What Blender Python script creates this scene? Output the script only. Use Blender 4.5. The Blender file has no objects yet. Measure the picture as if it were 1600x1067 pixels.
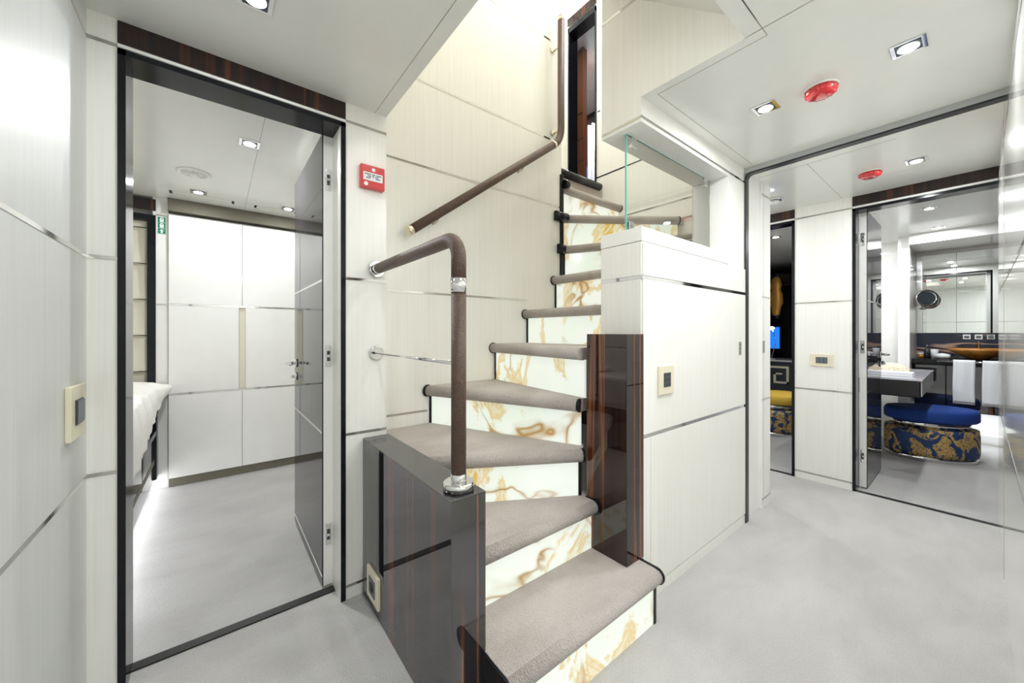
import bpy, bmesh, math, random
from mathutils import Vector, Matrix
PI = math.pi
SC = bpy.context.scene
COL = SC.collection
random.seed(7)

# ------------------------------------------------------------------ camera, view, light
CAMH = 1.1
YAW = math.radians(51.5)
cd = bpy.data.cameras.new('camera')
cam = bpy.data.objects.new('camera', cd); COL.objects.link(cam)
cam.location = (0, 0, CAMH)
# the camera looks along (cos YAW, sin YAW) in plan
cam.rotation_euler = Vector((math.cos(YAW), math.sin(YAW), 0)).to_track_quat('-Z', 'Y').to_euler()
cd.sensor_fit = 'HORIZONTAL'; cd.sensor_width = 36.0
cd.lens = 580.0 / 1600.0 * 36.0
cd.shift_y = -(533.5 - 520.0) / 1600.0
cd.clip_start = 0.01; cd.clip_end = 60
SC.camera = cam
SC.view_settings.view_transform = 'Standard'
SC.view_settings.look = 'None'
SC.view_settings.gamma = 1.0
SC.view_settings.exposure = 0.16
SC.cycles.max_bounces = 14
SC.cycles.diffuse_bounces = 8
SC.cycles.glossy_bounces = 8
SC.cycles.sample_clamp_indirect = 6.0
SC.cycles.caustics_reflective = False
SC.cycles.caustics_refractive = False
w = bpy.data.worlds.new('world'); SC.world = w; w.use_nodes = True
w.node_tree.nodes['Background'].inputs[0].default_value = (0.9, 0.93, 1, 1)
w.node_tree.nodes['Background'].inputs[1].default_value = 0.15
LP = 5.4          # power of one ceiling downlight, W


def area(name, loc, power, size=0.06, color=(.955, .98, 1), rot=(0, 0, 0), shape='DISK', sy=None, spread=PI):
    l = bpy.data.lights.new(name, 'AREA'); l.energy = power; l.shape = shape; l.size = size
    if sy: l.size_y = sy
    l.color = color; l.spread = spread
    o = bpy.data.objects.new(name, l); COL.objects.link(o); o.location = loc; o.rotation_euler = rot
    return o


# ------------------------------------------------------------------ materials
def newmat(name):
    m = bpy.data.materials.new(name); m.use_nodes = True
    nt = m.node_tree; b = nt.nodes['Principled BSDF']
    return m, nt, b


def N(nt, t, **k):
    n = nt.nodes.new(t)
    for a, v in k.items(): setattr(n, a, v)
    return n


def pos(nt, scale=(1, 1, 1), rot=(0, 0, 0)):
    g = N(nt, 'ShaderNodeNewGeometry'); mp = N(nt, 'ShaderNodeMapping')
    mp.inputs['Scale'].default_value = scale; mp.inputs['Rotation'].default_value = rot
    nt.links.new(g.outputs['Position'], mp.inputs['Vector']); return mp.outputs[0]


def noise(nt, vec, scale=1, detail=3, rough=.5, dist=0):
    n = N(nt, 'ShaderNodeTexNoise'); nt.links.new(vec, n.inputs['Vector'])
    n.inputs['Scale'].default_value = scale; n.inputs['Detail'].default_value = detail
    n.inputs['Roughness'].default_value = rough; n.inputs['Distortion'].default_value = dist
    return n.outputs['Fac']


def ramp(nt, fac, stops):
    r = N(nt, 'ShaderNodeValToRGB'); nt.links.new(fac, r.inputs[0])
    el = r.color_ramp.elements
    while len(el) < len(stops): el.new(0.5)
    for e, (p, c) in zip(el, stops):
        e.position = p; e.color = (c[0], c[1], c[2], 1) if not isinstance(c, (int, float)) else (c, c, c, 1)
    return r.outputs[0]


def mixc(nt, fac, a, b, mode='MIX'):
    m = N(nt, 'ShaderNodeMix', data_type='RGBA', blend_type=mode)
    for sock, v in ((m.inputs[0], fac), (m.inputs[6], a), (m.inputs[7], b)):
        if hasattr(v, 'links'): nt.links.new(v, sock)
        elif isinstance(v, (int, float)): sock.default_value = v
        else: sock.default_value = (v[0], v[1], v[2], 1)
    return m.outputs[2]


def bump(nt, b, h, strength=.3, dist=.002):
    n = N(nt, 'ShaderNodeBump'); n.inputs['Strength'].default_value = strength; n.inputs['Distance'].default_value = dist
    nt.links.new(h, n.inputs['Height']); nt.links.new(n.outputs[0], b.inputs['Normal'])


def plain(name, col, rough=.5, metal=0, coat=0, emit=None, es=0, ior=1.5):
    m, nt, b = newmat(name)
    # a very slight procedural variation keeps the surface from being dead flat
    v = noise(nt, pos(nt), 9, 2)
    c = ramp(nt, v, [(.3, [x * .97 for x in col]), (.7, col)])
    nt.links.new(c, b.inputs['Base Color'])
    b.inputs['Roughness'].default_value = rough; b.inputs['Metallic'].default_value = metal
    b.inputs['Coat Weight'].default_value = coat; b.inputs['Coat Roughness'].default_value = .03
    b.inputs['IOR'].default_value = ior
    if emit:
        b.inputs['Emission Color'].default_value = (*emit, 1); b.inputs['Emission Strength'].default_value = es
    return m


def veneer(name, lo, hi, rough=.3, coat=.3, coatr=.15):
    m, nt, b = newmat(name)
    f = noise(nt, pos(nt, (70, 70, 1.1)), 1.6, 4, .6)
    f2 = noise(nt, pos(nt, (260, 260, 2.5)), 1.0, 2, .5)
    c1 = ramp(nt, f, [(.3, lo), (.66, hi)])
    c2 = mixc(nt, .35, c1, ramp(nt, f2, [(.35, lo), (.65, hi)]))
    nt.links.new(c2, b.inputs['Base Color'])
    b.inputs['Roughness'].default_value = rough
    b.inputs['Coat Weight'].default_value = coat; b.inputs['Coat Roughness'].default_value = coatr
    return m


def ebony(name, streak=.62, base=(.010, .010, .013), mid=(.022, .018, .020), org=(.34, .10, .03), rough=.05, sx=11.0, cior=2.1, flat=False):
    m, nt, b = newmat(name)
    f = noise(nt, pos(nt, (sx, .12, sx) if flat else (sx, sx, .12)), 1.0, 1.5, .45, .15)
    g = noise(nt, pos(nt, (60, .4, 60) if flat else (60, 60, .4)), 1.0, 3, .6)
    c0 = ramp(nt, g, [(.35, base), (.7, mid)])
    s = ramp(nt, f, [(streak - .02, 0.0), (streak, .35), (streak + .01, 1.0), (streak + .022, .2), (streak + .034, .75), (streak + .045, 0.0)])
    s2 = mixc(nt, 1.0, s, ramp(nt, g, [(.3, .35), (.6, 1.0)]), 'MULTIPLY')
    c = mixc(nt, s2, c0, org)
    nt.links.new(c, b.inputs['Base Color'])
    b.inputs['Roughness'].default_value = .4; b.inputs['Specular IOR Level'].default_value = 0; b.inputs['Coat Weight'].default_value = 1
    b.inputs['Coat Roughness'].default_value = rough * .3; b.inputs['Coat IOR'].default_value = cior
    return m


def carpet(name, lo, hi, bs=.6):
    m, nt, b = newmat(name)
    big = noise(nt, pos(nt, (1, 2.0, 1), (0, 0, .5)), 2.6, 3, .55, .4)
    fine = noise(nt, pos(nt), 210, 2, .7)
    mid = noise(nt, pos(nt), 60, 3, .6)
    c = ramp(nt, big, [(.35, lo), (.62, hi)])
    c = mixc(nt, .35, c, ramp(nt, fine, [(.3, [x * .62 for x in lo]), (.7, hi)]))
    nt.links.new(c, b.inputs['Base Color'])
    b.inputs['Roughness'].default_value = 1; b.inputs['Specular IOR Level'].default_value = .1
    b.inputs['Sheen Weight'].default_value = .25; b.inputs['Sheen Roughness'].default_value = .6
    h = mixc(nt, .4, ramp(nt, fine, [(.2, 0.), (.8, 1.)]), ramp(nt, mid, [(.2, 0.), (.8, 1.)]))
    bump(nt, b, h, bs, .011)
    return m


def onyx(name):
    m, nt, b = newmat(name)
    v = noise(nt, pos(nt, (1, 1, 1.0), (.3, .2, .4)), 1.9, 3, .5, 1.1)
    ma = N(nt, 'ShaderNodeMath', operation='SUBTRACT'); nt.links.new(v, ma.inputs[0]); ma.inputs[1].default_value = .5
    mb = N(nt, 'ShaderNodeMath', operation='ABSOLUTE'); nt.links.new(ma.outputs[0], mb.inputs[0])
    vein = ramp(nt, mb.outputs[0], [(0.0, 1.0), (.007, .75), (.020, .22), (.05, 0.0)])
    gate = ramp(nt, noise(nt, pos(nt), 2.7, 2, .5), [(.40, 0.0), (.58, 1.0)])
    vein = mixc(nt, 1.0, vein, gate, 'MULTIPLY')
    cloud = noise(nt, pos(nt, (1.2, 1.2, .8), (.7, .1, .2)), 3.4, 7, .64, .7)
    blot = ramp(nt, cloud, [(.525, 0.0), (.575, .75), (.62, .30), (.66, 1.0), (.8, .7)])
    c = ramp(nt, noise(nt, pos(nt), 4, 3), [(.3, (.84, .93, .80)), (.7, (.95, .98, .93))])
    c = mixc(nt, blot, c, (.72, .47, .07))
    c = mixc(nt, vein, c, (.42, .22, .03))
    nt.links.new(mixc(nt, .55, c, (.1, .1, .09)), b.inputs['Base Color']); nt.links.new(c, b.inputs['Emission Color'])
    b.inputs['Emission Strength'].default_value = .60
    b.inputs['Roughness'].default_value = .12
    return m


M = {}
M['wall'] = veneer('cream_striped_veneer', (.81, .80, .75), (.875, .868, .83), .32, .2, .2)
M['wallgloss'] = veneer('cream_lacquered_veneer', (.74, .735, .69), (.81, .805, .765), .2, .7, .05)
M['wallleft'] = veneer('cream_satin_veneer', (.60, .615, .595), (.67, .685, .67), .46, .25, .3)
M['white'] = plain('white_satin_paint', (.87, .865, .84), .35, coat=.3)
M['ceil'] = plain('ceiling_lacquer', (.78, .785, .745), .3, coat=.25)
M['seam'] = plain('panel_seam', (.36, .34, .28), .6)
M['chrome'] = plain('polished_steel', (.80, .80, .80), .06, 1)
M['inlay'] = plain('steel_inlay', (.62, .61, .58), .10, 1)
M['brushed'] = plain('brushed_nickel', (.42, .41, .37), .45, .6)
M['nickel'] = plain('champagne_metal', (.76, .70, .54), .22, 1)
M['black'] = plain('black_lacquer', (.006, .007, .010), .14)
M['black'].node_tree.nodes['Principled BSDF'].inputs['Specular IOR Level'].default_value = .28
M['blacksoft'] = plain('black_rubber', (.012, .012, .013), .35)
M['ebony'] = ebony('macassar_ebony_gloss')
M['ebonyflat'] = ebony('macassar_ebony_lengthwise', flat=True)
M['ebonyrich'] = ebony('macassar_ebony_rich', .525, (.010, .006, .006), (.032, .014, .011), (.28, .09, .035), sx=12.0, cior=1.65)
M['ebonyplain'] = ebony('smoked_ebony_gloss', .72, (.028, .026, .030), (.045, .041, .045), cior=1.38)
M['carpet'] = carpet('pale_wool_carpet', (.50, .485, .475), (.595, .58, .57))
M['stepcarpet'] = carpet('taupe_wool_carpet', (.51, .445, .40), (.68, .62, .575), .9)
M['onyx'] = onyx('backlit_onyx')
M['plate'] = plain('cream_plastic', (.78, .72, .56), .35)
M['slate'] = plain('dark_slate_plastic', (.045, .055, .065), .3)
M['slatelite'] = plain('grey_slate_plastic', (.12, .14, .16), .3)
M['red'] = plain('red_plastic', (.62, .03, .03), .3, coat=.5)
M['redglass'] = plain('red_lens', (.55, .01, .015), .12, coat=1, emit=(.9, .02, .03), es=.05)
M['label'] = plain('white_label', (.85, .86, .88), .5)
M['ink'] = plain('dark_ink', (.05, .06, .08), .6)
M['green'] = plain('safety_green', (.0, .26, .15), .4)
M['lamp'] = plain('lamp_glow', (1, 1, 1), .5, emit=(1, .98, .95), es=14)
M['ledwhite'] = plain('led_strip_glow', (1, 1, 1), .5, emit=(.95, .97, 1), es=4)
M['linen'] = plain('white_linen', (.86, .84, .80), .9)
M['towel'] = plain('white_towel', (.84, .85, .87), .95)
M['blind'] = plain('ivory_blind_cloth', (.74, .71, .58), .9)
M['gold'] = plain('gilded_wood', (.62, .30, .05), .35, .3)
M['yellow'] = plain('mustard_velvet', (.72, .47, .06), .9)
M['blue'] = plain('royal_blue_velvet', (.010, .055, .30), .8)
M['bluecloth'] = plain('blue_curtain_cloth', (.04, .18, .62), .9)
M['greycloth'] = plain('silver_curtain_cloth', (.55, .56, .58), .8)
M['screen'] = plain('lit_blue_screen', (.01, .05, .2), .3, emit=(.01, .16, .75), es=1.3)
M['mirror'] = plain('mirror_silver', (.90, .92, .91), .0, 1)
M['counter'] = plain('pale_stone_top', (.70, .70, .74), .12, coat=.5)
M['walnut'] = veneer('red_walnut', (.16, .055, .025), (.34, .13, .06), .2, 1, .05)
M['slot'] = plain('dark_slot', (.16, .15, .11), .7)


def _leather():
    m, nt, b = newmat('stitched_brown_leather')
    f = noise(nt, pos(nt), 420, 3, .6); g = noise(nt, pos(nt), 30, 3)
    c = mixc(nt, .5, ramp(nt, f, [(.35, (.022, .012, .008)), (.72, (.27, .165, .12))]), ramp(nt, g, [(.3, (.036, .018, .011)), (.7, (.085, .044, .029))]))
    nt.links.new(c, b.inputs['Base Color']); b.inputs['Roughness'].default_value = .5
    bump(nt, b, f, .5, .002); return m


def _glass():
    m, nt, b = newmat('clear_glass')
    b.inputs['Base Color'].default_value = (.97, 1, .99, 1); b.inputs['Transmission Weight'].default_value = 1
    b.inputs['Roughness'].default_value = 0; b.inputs['IOR'].default_value = 1.45
    return m


def _glassedge():
    m, nt, b = newmat('green_glass_edge')
    b.inputs['Base Color'].default_value = (.18, .55, .50, 1); b.inputs['Roughness'].default_value = .1
    return m


def _marble():
    m, nt, b = newmat('blue_black_marble')
    v = noise(nt, pos(nt, (1, .5, 3.2), (.5, 0, 0)), 1.6, 3, .5, .5)
    ma = N(nt, 'ShaderNodeMath', operation='SUBTRACT'); nt.links.new(v, ma.inputs[0]); ma.inputs[1].default_value = .5
    mb = N(nt, 'ShaderNodeMath', operation='ABSOLUTE'); nt.links.new(ma.outputs[0], mb.inputs[0])
    c = mixc(nt, ramp(nt, mb.outputs[0], [(0, 1.), (.022, .7), (.04, 0.)]), (.020, .024, .05), (.62, .40, .30))
    nt.links.new(c, b.inputs['Base Color']); b.inputs['Roughness'].default_value = .08; return m


def _amber():
    m, nt, b = newmat('amber_glass_bowl')
    v = noise(nt, pos(nt, (1, 1, 1)), 9, 4, .55, 1.0)
    c = ramp(nt, v, [(.35, (.42, .15, .02)), (.55, (.70, .30, .06)), (.7, (.85, .55, .20))])
    nt.links.new(c, b.inputs['Base Color']); b.inputs['Roughness'].default_value = .1
    b.inputs['Coat Weight'].default_value = 1; return m


def _brocade(name, bg, fg):
    m, nt, b = newmat(name)
    v = noise(nt, pos(nt), 9, 2.5, .5, 1.4)
    d = noise(nt, pos(nt), 110, 2)
    mask = ramp(nt, v, [(.47, 0.), (.50, 1.)])
    gold = mixc(nt, ramp(nt, d, [(.42, 0.), (.46, 1.)]), bg, fg)
    c = mixc(nt, mask, bg, gold)
    nt.links.new(c, b.inputs['Base Color']); b.inputs['Roughness'].default_value = .6; return m


def _weave():
    m, nt, b = newmat('woven_cream_weave')
    c = N(nt, 'ShaderNodeTexChecker'); nt.links.new(pos(nt, (1, 1, 1), (.78, .4, .78)), c.inputs[0]); c.inputs['Scale'].default_value = 45
    c.inputs[1].default_value = (.78, .70, .55, 1); c.inputs[2].default_value = (.62, .52, .36, 1)
    nt.links.new(c.outputs[0], b.inputs['Base Color']); b.inputs['Roughness'].default_value = .8; return m


M['leather'] = _leather(); M['glass'] = _glass(); M['glassedge'] = _glassedge(); M['marble'] = _marble(); M['amber'] = _amber()
M['brocade'] = _brocade('navy_gold_brocade', (.012, .040, .13), (.55, .36, .09)); M['weave'] = _weave()


# ------------------------------------------------------------------ mesh helpers
class MB:
    """collects shapes in world coordinates, then becomes ONE mesh object"""
    def __init__(s): s.bm = bmesh.new(); s.smooth = False

    def box(s, x0, x1, y0, y1, z0, z1):
        v = [s.bm.verts.new((x, y, z)) for z in (z0, z1) for x, y in ((x0, y0), (x1, y0), (x1, y1), (x0, y1))]
        for f in ((3, 2, 1, 0), (4, 5, 6, 7), (0, 1, 5, 4), (1, 2, 6, 5), (2, 3, 7, 6), (3, 0, 4, 7)):
            s.bm.faces.new([v[i] for i in f])
        return s

    def prism(s, pts, a, b, axis='z'):
        """polygon pts (2-D) extruded from a to b along an axis"""
        def P(p, t):
            return {'z': (p[0], p[1], t), 'y': (p[0], t, p[1]), 'x': (t, p[0], p[1])}[axis]
        lo = [s.bm.verts.new(P(p, a)) for p in pts]; hi = [s.bm.verts.new(P(p, b)) for p in pts]
        n = len(pts)
        s.bm.faces.new(lo[::-1]); s.bm.faces.new(hi)
        for i in range(n): s.bm.faces.new((lo[i], lo[(i + 1) % n], hi[(i + 1) % n], hi[i]))
        return s

    def tube(s, path, r, seg=16, cap=True):
        """round tube along points; r number or list"""
        path = [Vector(p) for p in path]; n = len(path); rs = r if isinstance(r, (list, tuple)) else [r] * n
        rings = []; up = None
        for i, p in enumerate(path):
            t = (path[min(i + 1, n - 1)] - path[max(i - 1, 0)]).normalized()
            if up is None:
                up = Vector((0, 0, 1)) if abs(t.z) < .9 else Vector((1, 0, 0))
            up = (up - t * up.dot(t)).normalized(); sd = t.cross(up)
            rings.append([s.bm.verts.new(p + (up * math.cos(2 * PI * k / seg) + sd * math.sin(2 * PI * k / seg)) * rs[i]) for k in range(seg)])
        for a, b in zip(rings, rings[1:]):
            for k in range(seg): 
                f = s.bm.faces.new((a[k], a[(k + 1) % seg], b[(k + 1) % seg], b[k])); f.smooth = True
        if cap: s.bm.faces.new(rings[0][::-1]); s.bm.faces.new(rings[-1])
        return s

    def lathe(s, c, prof, seg=32, axis='z', sx=1, sy=1):
        """prof = [(radius, height)...] turned about an axis through c"""
        rings = []
        for r, hgt in prof:
            ring = []
            for k in range(seg):
                a = 2 * PI * k / seg; u, v = r * math.cos(a) * sx, r * math.sin(a) * sy
                p = {'z': (u, v, hgt), 'y': (u, hgt, v), 'x': (hgt, u, v)}[axis]
                ring.append(s.bm.verts.new((c[0] + p[0], c[1] + p[1], c[2] + p[2])))
            rings.append(ring)
        for a, b in zip(rings, rings[1:]):
            for k in range(seg):
                f = s.bm.faces.new((a[k], a[(k + 1) % seg], b[(k + 1) % seg], b[k])); f.smooth = True
        s.bm.faces.new(rings[0]); s.bm.faces.new(rings[-1])
        return s

    def grid(s, fn, nu, nv, smooth=True):
        g = [[s.bm.verts.new(fn(i / nu, j / nv)) for j in range(nv + 1)] for i in range(nu + 1)]
        for i in range(nu):
            for j in range(nv):
                f = s.bm.faces.new((g[i][j], g[i + 1][j], g[i + 1][j + 1], g[i][j + 1])); f.smooth = smooth
        return s

    def build(s, name, mat, parent=None, bevel=0, solid=0):
        bmesh.ops.remove_doubles(s.bm, verts=s.bm.verts, dist=1e-6)
        bmesh.ops.recalc_face_normals(s.bm, faces=s.bm.faces)
        vs = [v.co for v in s.bm.verts]
        lo = Vector([min(v[i] for v in vs) for i in range(3)]); hi = Vector([max(v[i] for v in vs) for i in range(3)])
        org = Vector(((lo.x + hi.x) / 2, (lo.y + hi.y) / 2, lo.z))
        for v in s.bm.verts: v.co -= org
        me = bpy.data.meshes.new(name); s.bm.to_mesh(me); s.bm.free()
        o = bpy.data.objects.new(name, me); COL.objects.link(o)
        me.materials.append(M[mat] if isinstance(mat, str) else mat)
        o['_w'] = list(org)
        if parent is not None:
            o.parent = parent; o.location = org - Vector(parent['_w'])
        else:
            o.location = org
        if solid:
            m = o.modifiers.new('thickness', 'SOLIDIFY'); m.thickness = solid; m.offset = 0
        if bevel:
            m = o.modifiers.new('bevel', 'BEVEL'); m.width = bevel; m.segments = 2; m.limit_method = 'ANGLE'
            m.harden_normals = False
        return o


def box(x0, x1, y0, y1, z0, z1): return MB().box(x0, x1, y0, y1, z0, z1)


def empty(name, loc):
    o = bpy.data.objects.new(name, None); COL.objects.link(o); o.location = loc; o['_w'] = list(loc); o.empty_display_size = .05
    return o


def tag(o, label, cat, group=None):
    o['label'] = label; o['category'] = cat
    if group: o['group'] = group
    return o


def thing(name, loc, label, cat, group=None): return tag(empty(name, loc), label, cat, group)


def struct(o):
    o['kind'] = 'structure'; return o


def copy_tree(o, parent=None, delta=None):
    c = o.copy(); COL.objects.link(c)
    if parent is not None: c.parent = parent
    if delta is not None:
        c.location = o.location + Vector(delta); c['_w'] = list(Vector(o['_w']) + Vector(delta))
    for ch in list(o.children): copy_tree(ch, c)
    return c


def inlay(parent, axis, at, a, b, zs, side, name='steel_inlay', mat='inlay', hh=.0055, pr=.0012):
    """thin horizontal strips let into a wall: axis = axis of the plane's normal"""
    for z in zs:
        if axis == 'y': m = box(a, b, min(at, at + side * pr), max(at, at + side * pr), z - hh, z + hh)
        else: m = box(min(at, at + side * pr), max(at, at + side * pr), a, b, z - hh, z + hh)
        m.build(name, mat, parent)


def vseam(parent, axis, at, p, z0, z1, side, wdt=.0012, mat='seam'):
    pr = .0007
    if axis == 'y': m = box(p - wdt, p + wdt, min(at, at + side * pr), max(at, at + side * pr), z0, z1)
    else: m = box(min(at, at + side * pr), max(at, at + side * pr), p - wdt, p + wdt, z0, z1)
    m.build('panel_seam', mat, parent)


XF = 2.42
H = 2.05                       # deck head height
G1, G2, G3 = .68, 1.325, 1.97  # heights of the steel inlays
YA = 1.625                     # face of the door wall
YS = 1.86                      # face of the stair wall
YC = .845                      # face of the cabinet and the stairwell opening
XR = 3.47                      # face of the far cabin wall
YR = -.07                      # face of the wall on the right
TOP = 4.5

# ------------------------------------------------------------------ the setting
struct(box(-.42, 7.0, -1.7, 3.75, -.06, 0).build('floor', 'carpet'))
c = MB()
c.box(-.42, .585, -1.7, 3.75, H, H + .08)
c.box(.585, 1.33, -1.7, .47, H, H + .08)
c.box(1.3355, 7.0, -1.7, YC, H, H + .08)
c.box(2.82, 7.0, YC, 3.2, H, H + .08); c.box(XF, 2.82, YC, YC + .1, H, H + .08)
c.box(.585, 1.2, YS + .06, 3.75, H, H + .08)
ceil = struct(c.build('ceiling', 'ceil'))
t_ = .0011
sm = MB()
sm.box(.535 - t_, .535 + t_, .42, YA, H - .0006, H); sm.box(.535, 1.28, .42 - t_, .42 + t_, H - .0006, H)
sm.box(1.375 - t_, 1.375 + t_, .42, .795, H - .0006, H); sm.box(.535, 1.375, .42 - t_, .42 + t_, H - .0006, H)
sm.box(1.375, 2.36, .795 - t_, .795 + t_, H - .0006, H)
sm.box(2.60, 2.60 + 2 * t_, .25, .84, H - .0006, H); sm.box(2.60, 3.46, .60, .60 + 2 * t_, H - .0006, H)
sm.box(.166, .168, 1.8, 3.55, H - .0006, H)
sm.build('ceiling_seam', 'seam', ceil)

# left wall
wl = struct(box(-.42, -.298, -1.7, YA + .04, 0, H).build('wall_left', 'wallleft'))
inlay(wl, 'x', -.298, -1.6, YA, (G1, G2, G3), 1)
# door wall (holds the left door)
m = MB(); m.box(-.298, -.235, YA, YA + .12, 0, H); m.box(.395, .585, YA, YS + .02, 0, H); m.box(-.235, .395, YA, YA + .12, 1.965, H)
wa = struct(m.build('wall_back', 'wall'))
inlay(wa, 'y', YA, -.298, -.235, (G1, G2, G3), -1); inlay(wa, 'y', YA, .415, .585, (G1, G2, G3 + .005), -1)
inlay(wa, 'y', YA, .415, .585, (.052,), -1)
# stair wall
ws = struct(box(.585, 1.93, YS, YS + .06, 0, TOP).build('wall_stairs', 'wall'))
inlay(ws, 'y', YS, .585, .895, (G1,), -1); inlay(ws, 'y', YS, .585, 1.60, (G2 - .01,), -1)
inlay(ws, 'y', YS, .585, 1.93, (1.995, 2.45, 3.14), -1)
# right wall, beside the camera
wr = struct(box(.95, XR, YR - .1, YR, 0, H).build('wall_right', 'wallgloss'))
inlay(wr, 'y', YR, .95, XR, (G1, G2, G3), 1)
vseam(wr, 'y', YR, 2.75, 0, H, 1)
# room behind the camera
m = MB(); m.box(-.3, 1.0, -1.75, -1.7, 0, H); m.box(.95, 1.05, -1.7, YR - .1, 0, H)
struct(m.build('wall_near', 'wall'))
# east wall of the stairwell (upper deck) with its doorway
m = MB(); m.box(2.70, 2.80, YC + .18, 2.16, 1.2, TOP); m.box(2.70, 2.80, 2.50, 2.62, 2.2, TOP); m.box(2.70, 2.80, 2.16, 2.50, 4.06, TOP)
m.box(2.70, 2.80, 2.16, 2.50, 2.2, 2.42)
we = struct(m.build('wall_east', 'wall'))
inlay(we, 'x', 2.70, 1.03, 2.16, (2.505,), -1, mat='black', hh=.006); inlay(we, 'x', 2.70, 1.03, 2.16, (2.09, 1.95), -1)
inlay(we, 'x', 2.70, 2.12, 2.15, (3.10,), -1, mat='black')
struct(box(1.87, 2.80, 2.62, 2.70, 1.8, TOP).build('wall_landing', 'white'))
struct(box(1.87, 1.93, YS + .06, 2.62, 0, TOP).build('wall_west', 'wall'))
# upper part of the stairwell: side wall over the cabinet, raking soffit, sides and lid
m = MB(); m.box(1.335, XF + .0, YC, 1.04, 1.955, TOP); m.box(XF, 2.80, YC + .1, 1.04, H + .08, TOP); m.box(1.335, 1.375, .47, YC, H + .0005, TOP)
wu = struct(m.build('wall_stairwell', 'wall'))
box(1.3352, XF, YC + .0002, 1.0398, 1.952, 1.955).build('soffit_bright_skin', plain('soffit_painted_bounce', (.93, .93, .90), .3, coat=.3), wu); inlay(wu, 'x', 1.335, .47, 1.04, (2.46,), -1); inlay(wu, 'x', 1.335, YC, 1.04, (1.97,), -1)  # added skin; its paler colour stands in for bounced light under the beam
inlay(wu, 'y', YC, 1.335, 2.42, (1.972,), -1)
m = MB(); m.box(.545, .585, .43, YS, H + .08, TOP); m.box(.545, 1.375, .43, .47, H + .08, TOP)
struct(m.build('wall_shaft', 'wall'))
m = MB().prism([(.40, 2.055), (1.05, 2.615), (1.05, 2.68), (.40, 2.12)], .585, 1.335, 'x')
struct(m.build('beam_raking_soffit', 'ceil'))
struct(box(.545, 2.80, .43, 2.70, TOP - .12, TOP).build('ceiling_upper', 'white'))
struct(box(1.93, 2.70, 2.10, 2.62, 2.30, 2.405).build('floor_landing', 'stepcarpet'))

# bulkhead frame between lobby and vestibule (x = 2.42)



def rounded_frame():
    """thin black gasket with a rounded upper corner, in the plane x = XF"""
    m = MB(); y1, z1, r, w = YC - .001, 2.022, .035, .008
    pts = [(y1, 0)] + [(y1 - r + r * math.cos(a), z1 - r + r * math.sin(a)) for a in [i * PI / 16 for i in range(9)]] + [(YR, z1)]
    inn = [(y1 - w, 0)] + [(y1 - r + (r - w) * math.cos(a), z1 - r + (r - w) * math.sin(a)) for a in [i * PI / 16 for i in range(9)]] + [(YR, z1 - w)]
    m.prism(pts + inn[::-1], XF - .03, XF + .012, 'x'); return m


struct(rounded_frame().build('trim_1', 'blacksoft'))
struct(box(XF - .03, XF + .02, YR, YC, 2.0225, H).build('trim_2', plain('grey_lintel', (.42, .43, .43), .3)))
# wall face beyond the frame, pilaster, corridor side
m = MB(); m.box(XF, 2.67, YC + .015, YC + .10, 0, H); m.box(2.67, 2.82, YC, YC + .10, 0, H); m.box(2.73, 2.82, YC + .10, 1.9, 0, H)
wp = struct(m.build('wall_pilaster', 'white'))
inlay(wp, 'y', YC, 2.67, 2.82, (.055, G1, G2, G3), -1)
vseam(wp, 'y', YC, 2.70, .06, H - .02, -1)
# far cabin wall with two doorways
m = MB(); T = XR + .10
m.box(XR, T, .535, .885, 0, H); m.box(XR, T, -.12, .535, 1.965, H); m.box(XR, T, .885, 1.50, 1.965, H); m.box(XR, T, 1.50, 1.95, 0, H); m.box(XR, T, -1.0, -.12, 0, H)
wf = struct(m.build('wall_far', 'wall'))
inlay(wf, 'x', XR, .545, .878, (.052, G1, G2, G3), -1)
struct(box(2.73, XR + .1, 1.9, 1.96, 0, H).build('wall_corridor', 'wall'))

# ------------------------------------------------------------------ doorways: lacquered frame, header, threshold
def frame_y(n, x0, x1, yf, depth, ztop):
    """black doorway lining in a wall facing -y"""
    m = MB(); w = .018
    m.box(x0, x0 + w, yf - .006, yf + depth, 0, ztop); m.box(x1 - w, x1, yf - .006, yf + depth, 0, ztop)
    m.box(x0, x1, yf - .006, yf + depth, ztop - w, ztop)
    f = struct(m.build('trim_%d' % n, 'black'))
    box(x0, x1, yf + .082, yf + .12, -.01, .006).build('threshold', 'blacksoft', f)
    box(x0, x1, yf - .005, yf + .002, ztop + .016, H - .004).build('header_panel', 'ebonyhead', f)
    box(x0, x1, yf - .004, yf + .001, ztop + .004, ztop + .012).build('header_strip', 'white', f)
    return f


def frame_x(n, y0, y1, xf, depth, ztop):
    m = MB(); w = .018
    m.box(xf - .006, xf + depth, y0, y0 + w, 0, ztop); m.box(xf - .006, xf + depth, y1 - w, y1, 0, ztop)
    m.box(xf - .006, xf + depth, y0, y1, ztop - w, ztop)
    f = struct(m.build('trim_%d' % n, 'black'))
    box(xf - .002, xf + .03, y0, y1, -.01, .004).build('threshold', 'blacksoft', f)
    box(xf - .005, xf + .002, y0, y1, ztop + .016, H - .004).build('header_panel', 'ebonyhead', f)
    box(xf - .004, xf + .001, y0, y1, ztop + .004, ztop + .012).build('header_strip', 'white', f)
    return f


M['ebonyhead'] = ebony('dark_ebony_header', .60, (.016, .012, .013), (.035, .02, .016), (.13, .045, .02), sx=14, cior=1.4)
frame_y(3, -.235, .415, YA, .12, 1.963)
frame_x(4, -.12, .548, XR, .10, 1.963)
frame_x(5, .878, 1.50, XR, .10, 1.963)


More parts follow.
